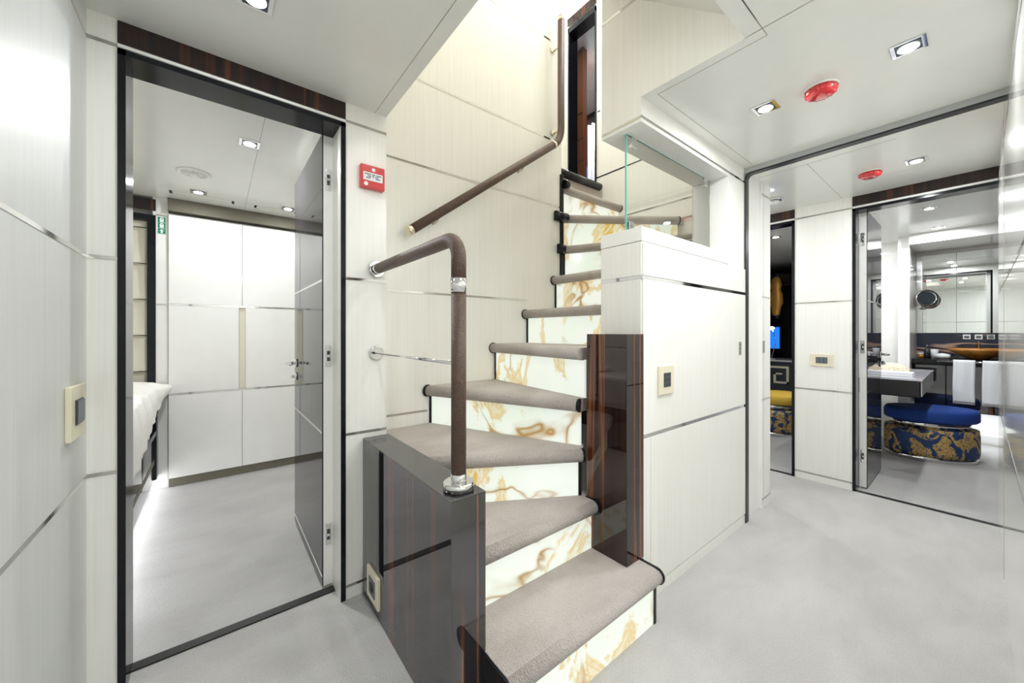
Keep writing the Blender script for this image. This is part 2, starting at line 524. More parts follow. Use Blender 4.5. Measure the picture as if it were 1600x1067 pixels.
def hinge(parent, c, axis):
    """concealed hinge plate: rounded chrome plate with dark mouth and pins"""
    x, y, z = c; m = MB()
    w, hh, d = .011, .045, .003
    if axis == 'y':
        m.box(x - w, x + w, y - d, y, z - hh, z + hh)
        o = m.build('hinge', 'chrome', parent, .004)
        box(x - .006, x + .006, y - d - .002, y - .001, z - .022, z + .022).build('hinge_knuckle', 'slate', o)
        MB().tube([(x, y - d - .002, z - .006), (x, y - d - .002, z + .006)], .0085).build('hinge_pin', 'chrome', o)
    else:
        m.box(x - d, x, y - w, y + w, z - hh, z + hh)
        o = m.build('hinge', 'chrome', parent, .004)
        box(x - d - .002, x - .001, y - .006, y + .006, z - .022, z + .022).build('hinge_knuckle', 'slate', o)
        MB().tube([(x - d - .002, y, z - .006), (x - d - .002, y, z + .006)], .0085).build('hinge_pin', 'chrome', o)


# left door leaf, swung fully open into the cabin: cream edge, smoked glossy face
d1 = struct(box(.3585, .3965, 1.752, 2.47, .012, 1.958).build('door_1', 'white', None, .001))
box(.354, .3585, 1.754, 2.468, .014, 1.956).build('door_face', 'ebonyplain', d1)
for z in (G1 - .01, G2): box(.3525, .354, 1.754, 2.468, z - .005, z + .005).build('door_inlay', 'inlay', d1)
box(.3525, .354, 1.756, 2.466, .05, .056).build('door_kick_seam', 'white', d1)
for z in (.23, 1.0, 1.76): hinge(d1, (.378, 1.752, z), 'y')


def lever(parent, c, n, along, name='door_handle'):
    """round rose, neck and lever; n = outward direction, along = lever direction"""
    c, n, a = Vector(c), Vector(n), Vector(along)
    m = MB(); m.tube([c, c + n * .008], .024, 24); m.tube([c + n * .008, c + n * .045], .009, 14)
    m.tube([c + n * .045, c + n * .047 + a * .02, c + n * .045 + a * .06, c + n * .045 + a * .115], [.010, .011, .009, .008], 14)
    o = m.build(name, 'chrome', parent)
    k = c - Vector((0, 0, .075)); MB().tube([k, k + n * .010], .022, 24).tube([k + n * .010, k + n * .03], .008, 12).build('lock_turn', 'chrome', o)


lever(d1, (.354, 2.40, .93), (-1, 0, 0), (0, -1, 0))
lever(d1, (.3965, 2.40, .93), (1, 0, 0), (0, -1, 0))
# right door leaf, swung open into the suite
d2 = struct(box(3.572, 4.17, .490, .528, .012, 1.958).build('door_2', 'white', None, .001))
box(3.574, 4.168, .4855, .490, .014, 1.956).build('door_face', 'ebonyplain', d2)
for z in (G1, G2): box(3.574, 4.168, .484, .4855, z - .005, z + .005).build('door_inlay', 'inlay', d2)
for z in (.23, 1.0, 1.76): hinge(d2, (3.572, .510, z), 'x')
lever(d2, (4.10, .4855, .93), (0, -1, 0), (-1, 0, 0))

# ------------------------------------------------------------------ the staircase
ZT = [.205, .41, .612, .815, 1.035, 1.25, 1.495, 1.72, 1.95, 2.19]
RL = [((.592, .765), (1.305, .765)), ((.60, 1.005), (1.245, 1.005)), ((.60, 1.395), (1.215, 1.053)), ((.907, YS), (1.235, 1.075)),
      ((1.345, YS), (1.26, 1.075)), ((1.605, YS), (1.61, 1.05)), ((1.868, YS), (1.895, 1.05)), ((1.95, YS), (2.38, 1.05)),
      ((1.955, 1.885), (2.655, 1.385)), ((1.96, 1.925), (2.698, 1.925))]
OV, NR = .042, .0275
st = thing('staircase', (1.2, 1.3, 0), 'winding staircase with taupe carpeted treads and backlit onyx risers', 'staircase')


def off(l, r, d):
    """shift a line l-r sideways, d > 0 towards the person climbing"""
    v = Vector((r[0] - l[0], r[1] - l[1])).normalized(); n = Vector((v.y, -v.x))
    return (l[0] + n.x * d, l[1] + n.y * d), (r[0] + n.x * d, r[1] + n.y * d)


CAPS = {1: 'R', 2: 'R', 3: 'LR', 4: 'L', 5: 'L', 6: 'L', 7: 'L', 8: 'LR', 9: 'LR'}
BACK = []
for k in range(10):
    l, r = RL[k]; z = ZT[k]; zb = 0 if k == 0 else ZT[k - 1]
    nl, nr = off(l, r, OV - NR)            # centre line of the bullnose
    if k + 1 < 10: bl, br = off(*RL[k + 1], -.02)
    else: bl, br = (1.96, 2.13), (2.698, 2.13)
    if k == 0: nl, nr = (.585, .762), (1.305, .762)
    poly = [nl, nr]
    if k == 0: poly = [(.585, .762), (1.305, .762), (1.322, 1.03), (.60, 1.03)]
    elif k == 1: poly = [nl, nr, (1.262, 1.09), (.60, 1.43)]
    elif k == 2: poly = [nl, nr, (1.262, 1.08), (.93, YS - .002), (.59, YS - .002), (.59, 1.65), (.60, 1.62)]
    elif k == 3: poly = [(nl[0], YS - .002), nr, (1.30, 1.07), (1.37, YS - .002)]
    elif k == 7: poly = [(nl[0], YS - .002), nr, (2.695, 1.05), (2.695, 1.36), (1.97, 1.88)]
    elif k == 8: poly = [nl, nr, (2.695, 1.36), (2.695, 1.95), (1.965, 1.95)]
    else: poly = [nl, nr, br, bl]
    m = MB(); m.prism(poly, z - 2 * NR, z, 'z')
    a, b = Vector((*poly[0], z - NR)), Vector((*poly[1], z - NR))
    m.tube([a, b], NR, 24)
    tr = m.build('tread', 'stepcarpet', st)
    d = (b - a).normalized()
    if k in CAPS:
        if 'L' in CAPS[k]: MB().tube([a - d * .006, a + d * .005], NR + .005, 24).build('nosing_cap', 'black', tr)
        if 'R' in CAPS[k]: MB().tube([b - d * .006, b + d * .004], NR + .0025, 24).build('nosing_cap', 'black', tr)
    # onyx riser
    rl, rr = off(l, r, -.012)
    rb = MB().prism([l, r, rr, rl], zb, z - 2 * NR + .002, 'z').build('riser', 'onyx', st)
    v = (Vector(r) - Vector(l)).normalized(); n = Vector((v.y, -v.x))
    for e, s in ((l, 1), (r, -1)):
        if s == -1 and k >= 3: continue
        if s == 1 and k in (1, 2): continue
        p = Vector(e); q = p + v * (.014 * s)
        MB().prism([tuple(p + n * .004), tuple(q + n * .004), tuple(q - n * .02), tuple(p - n * .02)], zb, z - 2 * NR, 'z').build('edge_strip', 'black', rb)
# black edging that follows the right-hand end of steps one and two
def edging(path, w, z0, z1, name='side_edging'):
    m = MB()
    for a, b in zip(path, path[1:]):
        a, b = Vector(a), Vector(b); v = (b - a).normalized() * .002
        n = Vector((v.y, -v.x)).normalized() * w
        m.prism([tuple(a - v), tuple(b + v), tuple(b + v + n), tuple(a - v + n)], z0, z1)
    return m.build(name, 'black', st)


def sidecap(x, y0, z, y1, name='side_edging', w=.008, r=NR + .004):
    """black edge plate shaped like the tread's end: bullnose in front, straight behind"""
    zc = z - NR
    pts = [(y1, zc - r)] + [(y0 - r * math.sin(a), zc - r * math.cos(a)) for a in [i * PI / 12 for i in range(13)]] + [(y1, zc + r)]
    return MB().prism(pts, x, x + w, 'x').build(name, 'black', st)


sidecap(1.306, .762, ZT[0], .835)
sidecap(.578, .762, ZT[0], .866)
m = box(.583, .592, .765, .866, 0, .15); m.build('side_panel', 'black', st)
sidecap(1.214, .985, ZT[1], 1.03, w=.014)
# black post at the end of the stair wall and the wide caps wrapped round it
m = MB(); m.box(1.915, 1.945, YS - .012, YS + .02, 1.45, 2.23); m.build('corner_post', 'black', st, .003)
MB().tube([(1.855, 1.845, 1.923), (1.965, 1.845, 1.923)], .034, 24).build('nosing_cap', 'black', st)
MB().tube([(1.885, 1.845, 1.695), (1.945, 1.845, 1.695)], .034, 24).build('nosing_cap', 'black', st)
MB().tube([(1.945, 1.850, 2.165), (1.985, 1.850, 2.165)], .031, 24).build('nosing_cap', 'black', st)
# landing nosing of the upper deck
m = MB(); m.box(1.93, 2.66, 2.09, 2.14, 2.36, 2.425); m.tube([(1.93, 2.095, 2.392), (2.66, 2.095, 2.392)], .0325, 24)
m.build('landing_nosing', 'black', st)
# closing board between the top tread and the landing
box(1.965, 2.70, 2.13, 2.14, 2.19, 2.36).build('riser', 'white', st)

# ------------------------------------------------------------------ low newel wall, ebony column
nw = thing('newel_wall', (.538, 1.24, 0), 'low glossy dark ebony wall at foot of stairs carrying the leather handrail', 'low wall')
box(.484, .594, .866, YA - .002, .0, .650).build('body', 'ebony', nw, .001)
box(.484, .594, .866, YA - .002, .650, .655).build('cap', 'ebonyflat', nw, .001)
ep = tag(box(1.222, 1.337, .834, 1.03, ZT[0], 1.095).build('ebony_panel', 'ebonyrich', None, .002), 'tall glossy striped ebony pier standing on bottom step against the cream cabinet', 'pier')

# ------------------------------------------------------------------ cream cabinet block with glass screen
cb = thing('storage_cabinet', (1.88, .95, 0), 'tall cream veneered cabinet block to right of stairs, glass screen on top', 'cabinet')
m = MB(); m.box(1.34, XF - .001, YC, 1.046, 0, 1.47)
m.box(2.17, XF - .001, YC, 1.046, 1.47, 1.954)
m.build('body', 'wall', cb)
box(1.338, 2.175, YC - .002, 1.048, 1.4725, 1.53).build('cabinet_top', 'white', cb, .002)
for x0, x1, z0, z1 in ((1.342, 1.395, .055, .672), (1.398, 2.165, .055, .672), (2.168, XF - .004, .055, .672)):
    box(x0, x1, YC - .006, YC, z0, z1).build('panel', 'wall', cb, .0012)
box(1.342, XF - .004, YC - .006, YC, .688, 1.317).build('door', 'wall', cb, .0012)
box(1.342, XF - .004, YC - .006, YC, 1.333, 1.465).build('panel', 'wall', cb, .0012)
box(1.342, XF - .002, YC - .004, YC + .001, .0, .048).build('plinth', 'wall', cb)
box(1.336, 1.3415, YC + .002, 1.044, .20, 1.317).build('side_panel', 'wall', cb)
box(1.336, 1.3415, YC + .002, 1.044, 1.333, 1.465).build('side_panel', 'wall', cb)
inlay(cb, 'y', YC, 1.337, XF - .002, (G1, G2), -1, 'steel_inlay', 'chrome', hh=.007, pr=.004)
inlay(cb, 'x', 1.34, YC, 1.046, (G2,), -1, 'steel_inlay', 'chrome', hh=.007, pr=.003)
f = box(2.295, 2.325, YC - .009, YC - .005, .975, 1.05).build('flush_pull', 'brushed', cb, .001)
for z in (.990, 1.012, 1.034): MB().lathe((2.310, YC - .009, z), [(.0045, 0), (.0045, -.001)], 12, 'y').build('screw', 'slate', f)
f = box(2.685, 2.712, YC - .004, YC, .975, 1.05).build('latch_plate', 'brushed', wp)
gs = thing('glass_screen', (1.75, .94, 1.53), 'clear glass screen standing on cream cabinet top beside upper stairs', 'glass screen')
box(1.375, 2.165, .938, .946, 1.532, 1.950).build('pane', 'glass', gs)
box(1.3725, 1.375, .938, .946, 1.532, 1.950).build('polished_edge', 'glassedge', gs)
box(1.375, 2.165, .938, .946, 1.950, 1.9525).build('polished_edge', 'glassedge', gs)
for x, z in ((1.42, 1.925), (2.10, 1.925), (1.40, 1.557), (2.05, 1.557)):
    k = box(x - .018, x + .018, .930, .954, z - .022, z + .022).build('glass_clip', 'chrome', gs, .002)

# ------------------------------------------------------------------ handrails
def arc(c, a0, a1, r, u, v, n=8):
    c, u, v = Vector(c), Vector(u), Vector(v)
    return [c + (u * math.cos(a0 + (a1 - a0) * i / n) + v * math.sin(a0 + (a1 - a0) * i / n)) * r for i in range(n + 1)]


hx, hy, hr = .541, .925, .0215
hl = thing('newel_handrail', (hx, hy, .655), 'brown stitched leather handrail rising from dark newel wall and bending back to the wall', 'handrail')
zt = 1.375
MB().tube([(hx, hy, .70)] + [(hx, hy, 1.215)], hr, 24).build('leather_grip', 'leather', hl)
path = [(hx, hy, 1.255)] + arc((hx, hy + .062, zt - .062), PI, PI / 2, .062, (0, 1, 0), (0, 0, 1), 10) + [(hx, 1.585, zt)]
MB().tube(path, hr, 24).build('leather_grip', 'leather', hl)
MB().tube([(hx, hy, 1.215), (hx, hy, 1.255)], hr + .002, 28).build('ferrule', 'chrome', hl)
MB().tube([(hx, hy, .675), (hx, hy, .70)], hr + .001, 28).build('ferrule', 'chrome', hl)
m = MB(); m.lathe((hx, hy, .656), [(.044, 0), (.044, .020), (.040, .022)], 36); m.build('base_flange', 'chrome', hl)
MB().tube([(hx, 1.585, zt), (hx, 1.605, zt)], hr + .001, 28).build('ferrule', 'chrome', hl)
MB().lathe((hx, YA, zt), [(.037, -.001), (.037, -.010), (.034, -.013)], 32, 'y').build('wall_flange', 'chrome', hl)
MB().tube([(hx, hy + .02, 1.012), (hx, YA - .01, 1.012)], .0055, 14).build('guard_bar', 'chrome', hl)
MB().lathe((hx, YA, 1.012), [(.030, -.001), (.030, -.008), (.027, -.010)], 32, 'y').build('wall_flange', 'chrome', hl)

wr_ = thing('stair_handrail', (1.3, 1.79, 1.6), 'slim brown leather handrail climbing the cream stair wall and turning upright', 'handrail')
y = 1.79; A_ = Vector((.775, y, 1.625)); B_ = Vector((1.775, y, 2.365))
MB().tube([A_, B_], .024, 22).build('leather_grip', 'leather', wr_)
dd = (B_ - A_).normalized()
MB().tube([A_ - dd * .03, A_], .0245, 22).build('end_cap', 'nickel', wr_)
MB().tube([B_, B_ + dd * .022], .026, 22).build('ferrule', 'nickel', wr_)
p0 = B_ + dd * .022
p1, p2, p3 = p0, Vector((1.856, y, p0.z + (1.856 - p0.x) * dd.z / dd.x)), Vector((1.856, y, 2.52))
crv = [(p1 * (1 - t) ** 2 + p2 * 2 * t * (1 - t) + p3 * t * t) for t in [i / 10 for i in range(11)]]
MB().tube(crv + [Vector((1.856, y, 3.245))], .024, 22).build('leather_grip', 'leather', wr_)
MB().tube([(1.856, y, 3.245), (1.856, y, 3.275)], .0245, 22).build('end_cap', 'nickel', wr_)
for z in (3.08, 2.50):
    m = MB(); m.tube([(1.856, y + .02, z), (1.856, YS, z)], .007, 12); m.lathe((1.84, YS, z), [(.020, -.001), (.020, -.007)], 24, 'y'); m.build('bracket', 'nickel', wr_)
for t in (.15, .75):
    q = A_.lerp(B_, t) - Vector((0, 0, .02)); m = MB(); m.tube([q, (q.x, y + .03, q.z - .02), (q.x, YS, q.z - .02)], .006, 12); m.build('bracket', 'nickel', wr_)

# ------------------------------------------------------------------ wall fittings
sw = thing('light_switch', (-.298, 1.485, .83), 'cream plate light switch with dark rockers on the left wall', 'switch')
box(-.298, -.286, 1.42, 1.55, .822, .962).build('plate', 'plate', sw, .0025)
f = box(-.286, -.283, 1.452, 1.518, .860, .926).build('bezel', 'slate', sw, .001)
for i in range(3): box(-.283, -.2805, 1.455 + i * .021, 1.474 + i * .021, .864, .922).build('rocker', 'slatelite', f, .0006)
sw = thing('thermostat', (1.51, YC - .006, .84), 'cream framed dark control panel on cabinet face above the steel inlay', 'control panel')
box(1.447, 1.567, YC - .016, YC - .006, .838, .960).build('plate', 'plate', sw, .002)
f = box(1.480, 1.534, YC - .019, YC - .016, .870, .930).build('display', 'slate', sw, .001)
for z in (.889, .910): box(1.484, 1.530, YC - .0198, YC - .019, z, z + .0015).build('key_line', 'slatelite', f)
sw = thing('light_switch', (XR, .715, .85), 'wide cream light switch plate on panel between the two far doorways', 'switch')
box(XR - .009, XR, .650, .780, .855, .945).build('plate', 'plate', sw, .002)
f = box(XR - .012, XR - .009, .682, .748, .878, .922).build('bezel', 'slate', sw, .001)
for i in range(3): box(XR - .0135, XR - .012, .685 + i * .021, .703 + i * .021, .881, .919).build('rocker', 'slatelite', f)
sk = thing('power_socket', (.484, 1.465, .05), 'cream power socket low on side of dark newel wall', 'socket')
box(.473, .484, 1.405, 1.535, .050, .170).build('plate', 'plate', sk, .002)
f = box(.470, .473, 1.437, 1.503, .078, .142).build('insert', 'slatelite', sk, .001)
MB().lathe((.470, 1.470, .110), [(.020, -.0015), (.020, .0), (.014, 0.0005)], 24, 'x').build('socket_well', 'black', f)

cp = thing('fire_call_point', (.519, YA, 1.715), 'red manual fire call point box on cream wall beside left door', 'call point')
box(.469, .569, YA - .026, YA, 1.712, 1.808).build('housing', 'red', cp, .003)
box(.479, .559, YA - .028, YA - .025, 1.742, 1.776).build('press_plate', 'label', cp, .0006)
m = MB()
for x0, x1, z in ((.484, .510, 1.768), (.514, .528, 1.768), (.532, .554, 1.768), (.490, .508, 1.7525), (.530, .548, 1.7525), (.496, .511, 1.760), (.527, .542, 1.760)):
    m.box(x0, x1, YA - .0286, YA - .028, z - .0018, z + .0018)
m.lathe((.519, YA, 1.760), [(.003, -.0280), (.003, -.0287)], 12, 'y'); m.build('press_plate_marks', 'ink', cp)
MB().lathe((.521, YA, 1.790), [(.0075, -.025), (.0075, -.0272)], 20, 'y').build('flame_badge', 'label', cp)
MB().lathe((.490, YA, 1.727), [(.0085, -.025), (.0085, -.0272)], 20, 'y').build('test_badge', 'label', cp)

# evacuation symbols on the cabin panel
es = thing('escape_route_sign', (-.305, 3.60, 1.80), 'three small green and white escape route symbols stacked beside cabin wardrobe', 'sign')
YB = 3.60
for i, z in enumerate((1.882, 1.842, 1.802)):
    t = box(-.324, -.285, YB - .003, YB, z, z + .036).build('green_tile', 'green', es)
    m = MB(); cx, cz, yy = -.3045, z + .018, YB - .0034
    if i < 2:
        m.prism([(cx - .010, z + .001), (cx + .010, z + .001), (cx + .011, z + .024), (cx + .004, z + .034), (cx - .005, z + .034), (cx - .011, z + .024)], yy, YB - .0028, 'y')
    else:
        m.prism([(cx, z + .033), (cx + .012, z + .019), (cx + .005, z + .019), (cx + .005, z + .003), (cx - .005, z + .003), (cx - .005, z + .019), (cx - .012, z + .019)], yy, YB - .0028, 'y')
    m.build('pictogram', 'label', t)
    if i < 2:
        m = MB(); m.lathe((cx + .001, 0, cz + (.008 if i == 0 else .006)), [(.0035, yy), (.0035, yy - .0004)], 12, 'y'); m.build('pictogram_detail', 'green', t)

# ------------------------------------------------------------------ ceiling fittings
def downlight(x, y, label, power=None, size=.085, lens='lamp', z=H, group=None, color=(.955, .98, 1)):
    d = thing('downlight', (x, y, z), label, 'downlight', group)
    s = size / 2
    m = MB(); m.box(x - s, x + s, y - s, y + s, z - .003, z - .0002)
    m.build('bezel', 'chrome' if size > .05 else 'white', d, .001)
    box(x - s * .72, x + s * .72, y - s * .72, y + s * .72, z - .0045, z - .003).build('reflector', 'slate', d)
    MB().lathe((x, y, z), [(s * .60, -.0048), (s * .60, -.0062), (s * .45, -.0075)], 24).build('lens', lens, d)
    area('downlight_beam', (x, y, z - .012), LP if power is None else power, size * .6, color)
    return d


downlight(1.813, .560, 'square recessed downlight left of the red alarm dome in near ceiling')
downlight(1.797, .145, 'square recessed downlight right of the red alarm dome in near ceiling')
downlight(.087, 1.279, 'square recessed downlight above the left doorway, cut by top of frame', power=LP * .38)
downlight(3.02, .214, 'square recessed downlight beside second alarm dome in the vestibule ceiling')
downlight(3.15, 1.35, 'recessed downlight in the side corridor ceiling')
downlight(.129, 2.276, 'recessed downlight nearest the door in the left cabin ceiling', power=LP * 2.2)
downlight(-.097, 3.277, 'recessed downlight below the round air vent in left cabin ceiling', power=LP * .45)
downlight(.427, 3.29, 'recessed downlight beside the open door leaf in left cabin ceiling', power=LP * .45)
downlight(3.80, .214, 'first downlight just inside the suite doorway, nearest of a row', group='row of downlights in the suite ceiling')
downlight(5.10, .225, 'downlight halfway along the suite row', group='row of downlights in the suite ceiling')
downlight(4.9, .70, 'suite downlight above the vanity desk')
downlight(4.25, .235, 'second downlight of the row inside the suite', group='row of downlights in the suite ceiling')
downlight(5.45, .225, 'downlight of the suite row nearest the bathroom mirror', group='row of downlights in the suite ceiling')
downlight(4.33, 1.25, 'downlight seen through narrow far doorway')
# unseen lamps added behind and above the viewpoint to brighten the lobby
downlight(.35, -.35, 'added unseen downlight over the lobby behind the viewpoint', power=LP * 1.6)
downlight(.35, -1.15, 'added unseen downlight at the end of the lobby behind the viewpoint', power=LP * 1.6)
downlight(1.05, .20, 'added unseen downlight over the foot of the stairs, above the frame', power=LP * .9)


def alarm(x, y, label):
    d = thing('alarm_beacon', (x, y, H), label, 'alarm beacon')
    MB().lathe((x, y, H), [(.056, -.0002), (.056, -.005), (.052, -.008)], 40).build('base_ring', 'white', d)
    MB().lathe((x, y, H), [(.050, -.008), (.050, -.020), (.046, -.028), (.036, -.033), (.010, -.035)], 40).build('lens', 'redglass', d)
    m = MB()
    for k in range(12):
        a = k * PI / 6
        m.tube([(x + .052 * math.cos(a), y + .052 * math.sin(a), H - .010), (x + .047 * math.cos(a), y + .047 * math.sin(a), H - .028)], .002, 6)
    m.build('lens_rib', 'redglass', d)


alarm(1.832, .380, 'round red alarm dome between two downlights in the near ceiling')
alarm(3.02, .400, 'smaller looking red alarm dome in the vestibule ceiling past the frame')
sd = thing('smoke_detector', (3.10, .905, H), 'chrome rimmed smoke detector on ceiling by the side corridor', 'smoke detector')
MB().lathe((3.10, .905, H), [(.050, -.0002), (.050, -.010), (.046, -.013)], 36).build('base_ring', 'chrome', sd)
MB().lathe((3.10, .905, H), [(.034, -.013), (.030, -.032), (.020, -.038)], 30).build('sensor_head', 'white', sd)
av = thing('air_vent', (-.106, 2.90, H), 'round white ceiling air vent with radial fins in left cabin', 'air vent')
vx, vy = -.106, 2.90
MB().lathe((vx, vy, H), [(.080, -.0002), (.080, -.004), (.072, -.010), (.064, -.010), (.060, -.004)], 40).build('outer_ring', 'white', av)
MB().lathe((vx, vy, H), [(.058, -.0003), (.058, -.002)], 36).build('throat', 'slate', av)
for k in range(18):
    a = k * PI / 9
    ca, sa = math.cos(a), math.sin(a)
    m = MB(); m.prism([(vx + .018 * ca - .001 * sa, vy + .018 * sa + .001 * ca), (vx + .060 * ca - .003 * sa, vy + .060 * sa + .003 * ca), (vx + .060 * ca + .003 * sa, vy + .060 * sa - .003 * ca), (vx + .018 * ca + .001 * sa, vy + .018 * sa - .001 * ca)], H - .012, H - .003)
    m.build('fin', 'white', av)
MB().lathe((vx, vy, H), [(.022, -.004), (.022, -.016), (.016, -.019)], 28).build('hub', 'white', av)

# ------------------------------------------------------------------ left cabin
m = MB(); m.box(-.35, 1.2, YB, YB + .08, 0, 1.955); m.box(-.35, -.27, YB, YB + .08, 1.955, H); m.box(-.8, -.35, YB + .08, YB + .12, 0, H); m.box(-.8, -.35, YB, YB + .08, 0, .6)
wc = struct(m.build('wall_cabin', 'white'))
struct(box(1.0, 1.06, YS + .06, YB, 0, H).build('wall_cabin_right', 'wall'))
struct(box(-1.3, -.9, YA + .1, 3.75, 0, H).build('wall_cabin_left', 'wall'))
struct(box(-1.0, -.298, YA + .04, YA + .12, 0, H).build('wall_cabin_front', 'white'))
struct(box(-1.3, -.42, YA + .04, 3.75, H, H + .08).build('ceiling_cabin', 'ceil'))
struct(box(-1.3, -.42, YA + .04, 3.75, -.06, 0).build('floor_cabin', 'carpet'))
wd = thing('wardrobe', (.35, YB - .01, 0), 'run of plain white wardrobe doors across back of the left cabin', 'wardrobe')
box(-.27, 1.0, YB - .012, YB, .06, 1.945).build('carcass', 'slot', wd)
for x0, x1 in ((-.267, .155), (.1575, .62), (.6225, .998)):
    for z0, z1 in ((.065, .655), (.668, 1.295), (1.308, 1.94)):
        xa, xb = x0, x1
        if z0 == .668 and x0 < .1: xb = x1 - .02
        if z0 == .668 and x0 > .1: xa = x0 + .02
        box(xa, xb, YB - .03, YB - .012, z0, z1).build('door', 'white', wd, .001)
inlay(wd, 'y', YB - .028, -.267, .998, (.6615, 1.3015), -1, 'steel_inlay', 'chrome', hh=.0065, pr=.003)
box(.137, .177, YB - .022, YB - .012, .668, 1.295).build('finger_pull', 'blind', wd)
box(-.267, .998, YB - .018, YB - .002, .002, .062).build('plinth', 'slot', wd)
inlay(wc, 'y', YB, -.333, -.27, (.665, 1.30, 1.93), -1)
# ceiling access flaps with slots
m = MB()
for xa, xb in ((-.25, .10), (.22, .58)):
    m.box(xa, xb, 3.35 - t_, 3.35 + t_, H - .0006, H); m.box(xa, xb, 3.42 - t_, 3.42 + t_, H - .0006, H)
m.build('ceiling_seam', 'seam', ceil)
m = MB()
for x0 in (-.25, .085, .22): m.box(x0, x0 + .015, 3.35, 3.42, H - .001, H)
m.build('ceiling_slot', 'black', ceil)
struct(box(-.27, 1.0, YB - .06, YB + .08, 1.962, H - .0005).build('trim_6', 'slot'))
# window with roman blind
wn = struct(MB().box(-.378, -.335, YB - .006, YB + .08, .55, 1.925).box(-.8, -.378, YB - .006, YB + .08, 1.885, 1.925).build('window_1', 'black'))
box(-.8, -.335, YB - .006, YB, 1.955, 2.035).build('header_panel', 'ebonyhead', wn)
rb = thing('roman_blind', (-.6, YB + .05, .6), 'ivory roman blind with horizontal folds in left cabin window', 'blind')


def blindfn(u, v):
    z = .58 + v * 1.305; ph = (v * 5.2) % 1.0
    return (-.80 + u * .42, YB + .055 - .022 * (1 - ph) * (1 - ph) + .002 * math.sin(u * 37), z)


MB().grid(blindfn, 20, 130).build('cloth', 'blind', rb, solid=.003)
for k in range(1, 6): MB().tube([(-.80, YB + .028, .58 + k * 1.305 / 5.2), (-.382, YB + .028, .58 + k * 1.305 / 5.2)], .003, 8).build('blind_rod', 'chrome', rb)

# bed: dark lacquered base with lit toe recess, mattress, coverlet
bd = thing('bed', (-.6, 2.8, 0), 'bed with glossy dark base and lit toe recess at left of cabin', 'bed')
xb = -.335
box(-.9, xb - .06, 1.85, YB, 0, .06).build('toe_recess', 'white', bd)
box(-.9, xb, 1.85, YB, .09, .40).build('base', 'ebonyplain', bd, .003)
box(xb, xb + .002, 1.85, YB, .205, .235).build('base_groove', 'slot', bd)
box(-.9, xb + .012, 1.85, YB, .40, .435).build('rail', 'black', bd, .003)
box(-.9, xb - .02, 1.90, YB - .02, .435, .70).build('mattress', 'linen', bd, .03)
box(xb - .03, xb - .02, 1.85, YB, .070, .088).build('led_strip', 'ledwhite', bd)
area('toe_recess_light', (xb - .025, 2.75, .065), 1.3, 1.7, (.93, .96, 1), (0, math.radians(-25), 0), 'RECTANGLE', .02).rotation_euler = (0, math.radians(-55), 0)
bpy.data.objects['toe_recess_light'].data.size = .03; bpy.data.objects['toe_recess_light'].data.size_y = 1.7


def cover(u, v):
    # u along the bed (y), v over the edge: top then hanging side
    y = 2.35 + u * 1.22
    s = v * .85
    bulge = .085 * max(0, 1 - abs(u - .92) / .22)
    wob = .007 * math.sin(y * 31 + v * 5) + .005 * math.sin(y * 57 + 1.3)
    drop = .275 * (1 - u) + .05
    if s < .45: return (-.78 + s, y, .735 + .012 * math.sin(y * 14 + s * 11) + bulge * .3)
    q = (s - .45) / .40
    return (xb + .010 + .022 * math.sin(min(q, .5) * PI) + wob + bulge * (1 - q), y, .735 - .02 * (1 - math.cos(q * PI / 2)) - q * drop)


box(-.9, xb + .014, 3.50, YB - .002, .09, .745).build('headboard', 'black', bd, .01)
MB().grid(cover, 60, 50).build('coverlet', 'linen', bd, solid=.010)

# ------------------------------------------------------------------ suite beyond the main far door
XM = 5.95
m = MB(); m.box(XM, XM + .08, -1.0, 1.0, 0, H)
wb = struct(m.build('wall_bathroom', 'white'))
wd2 = struct(box(3.57, XM, -1.05, -1.0, 0, H).build('wall_suite_side', 'ebonyplain'))
inlay(wd2, 'y', -1.0, 3.57, XM, (G1, G2, G3), 1, hh=.007)
m = MB(); m.box(5.30, XM, .42, .50, 0, H); m.box(5.55, XM, .50, .66, 0, H)
struct(m.build('wall_bathroom_side', 'white'))
struct(box(5.00, 7.0, 1.02, 1.10, 0, H).build('wall_suite', 'white'))
struct(box(5.25, XM, -1.0, .42, 1.955, H - .001).build('beam_bathroom', 'white'))
mr = tag(box(XM - .006, XM, -.60, .418, 1.10, 1.925).build('mirror_panel', 'mirror'), 'large wall mirror above the marble basin counter reflecting the corridor', 'mirror')
box(XM - .0075, XM - .006, .14, .143, 1.10, 1.925).build('mirror_joint', 'seam', mr)
box(XM - .02, XM, -.60, .418, .86, 1.098).build('wall_splashback', 'marble')['kind'] = 'structure'
for i, yy in enumerate((.075, -.0, -.075)):
    s_ = thing('chrome_socket', (XM - .02, yy, 1.04), ('leftmost', 'middle', 'rightmost')[i] + ' of three chrome sockets on the dark marble splashback', 'socket', 'sockets on splashback')
    box(XM - .028, XM - .02, yy - .026, yy + .026, 1.035, 1.085).build('plate', 'chrome', s_, .002)
    box(XM - .030, XM - .028, yy - .016, yy + .016, 1.045, 1.070).build('socket_cover', 'slatelite', s_)
bc = thing('basin_cabinet', (5.7, -.1, .35), 'wall hung dark glossy basin cabinet under the mirror', 'cabinet')
box(5.45, XM - .021, -.60, .40, .36, .80).build('body', 'black', bc, .003)
box(5.43, XM - .021, -.60, .415, .80, .845).build('counter', 'black', bc, .003)
for y0, y1 in ((-.58, -.20), (-.19, .19), (.20, .39)): box(5.444, 5.45, y0, y1, .37, .785).build('door', 'ebony', bc)
tr_ = MB().tube([(5.405, -.55, .83), (5.405, .25, .83)], .006, 12)
for yy in (-.5, .20): tr_.tube([(5.405, yy, .83), (5.44, yy, .83)], .005, 10)
tr_.build('towel_rail', 'chrome', bc)
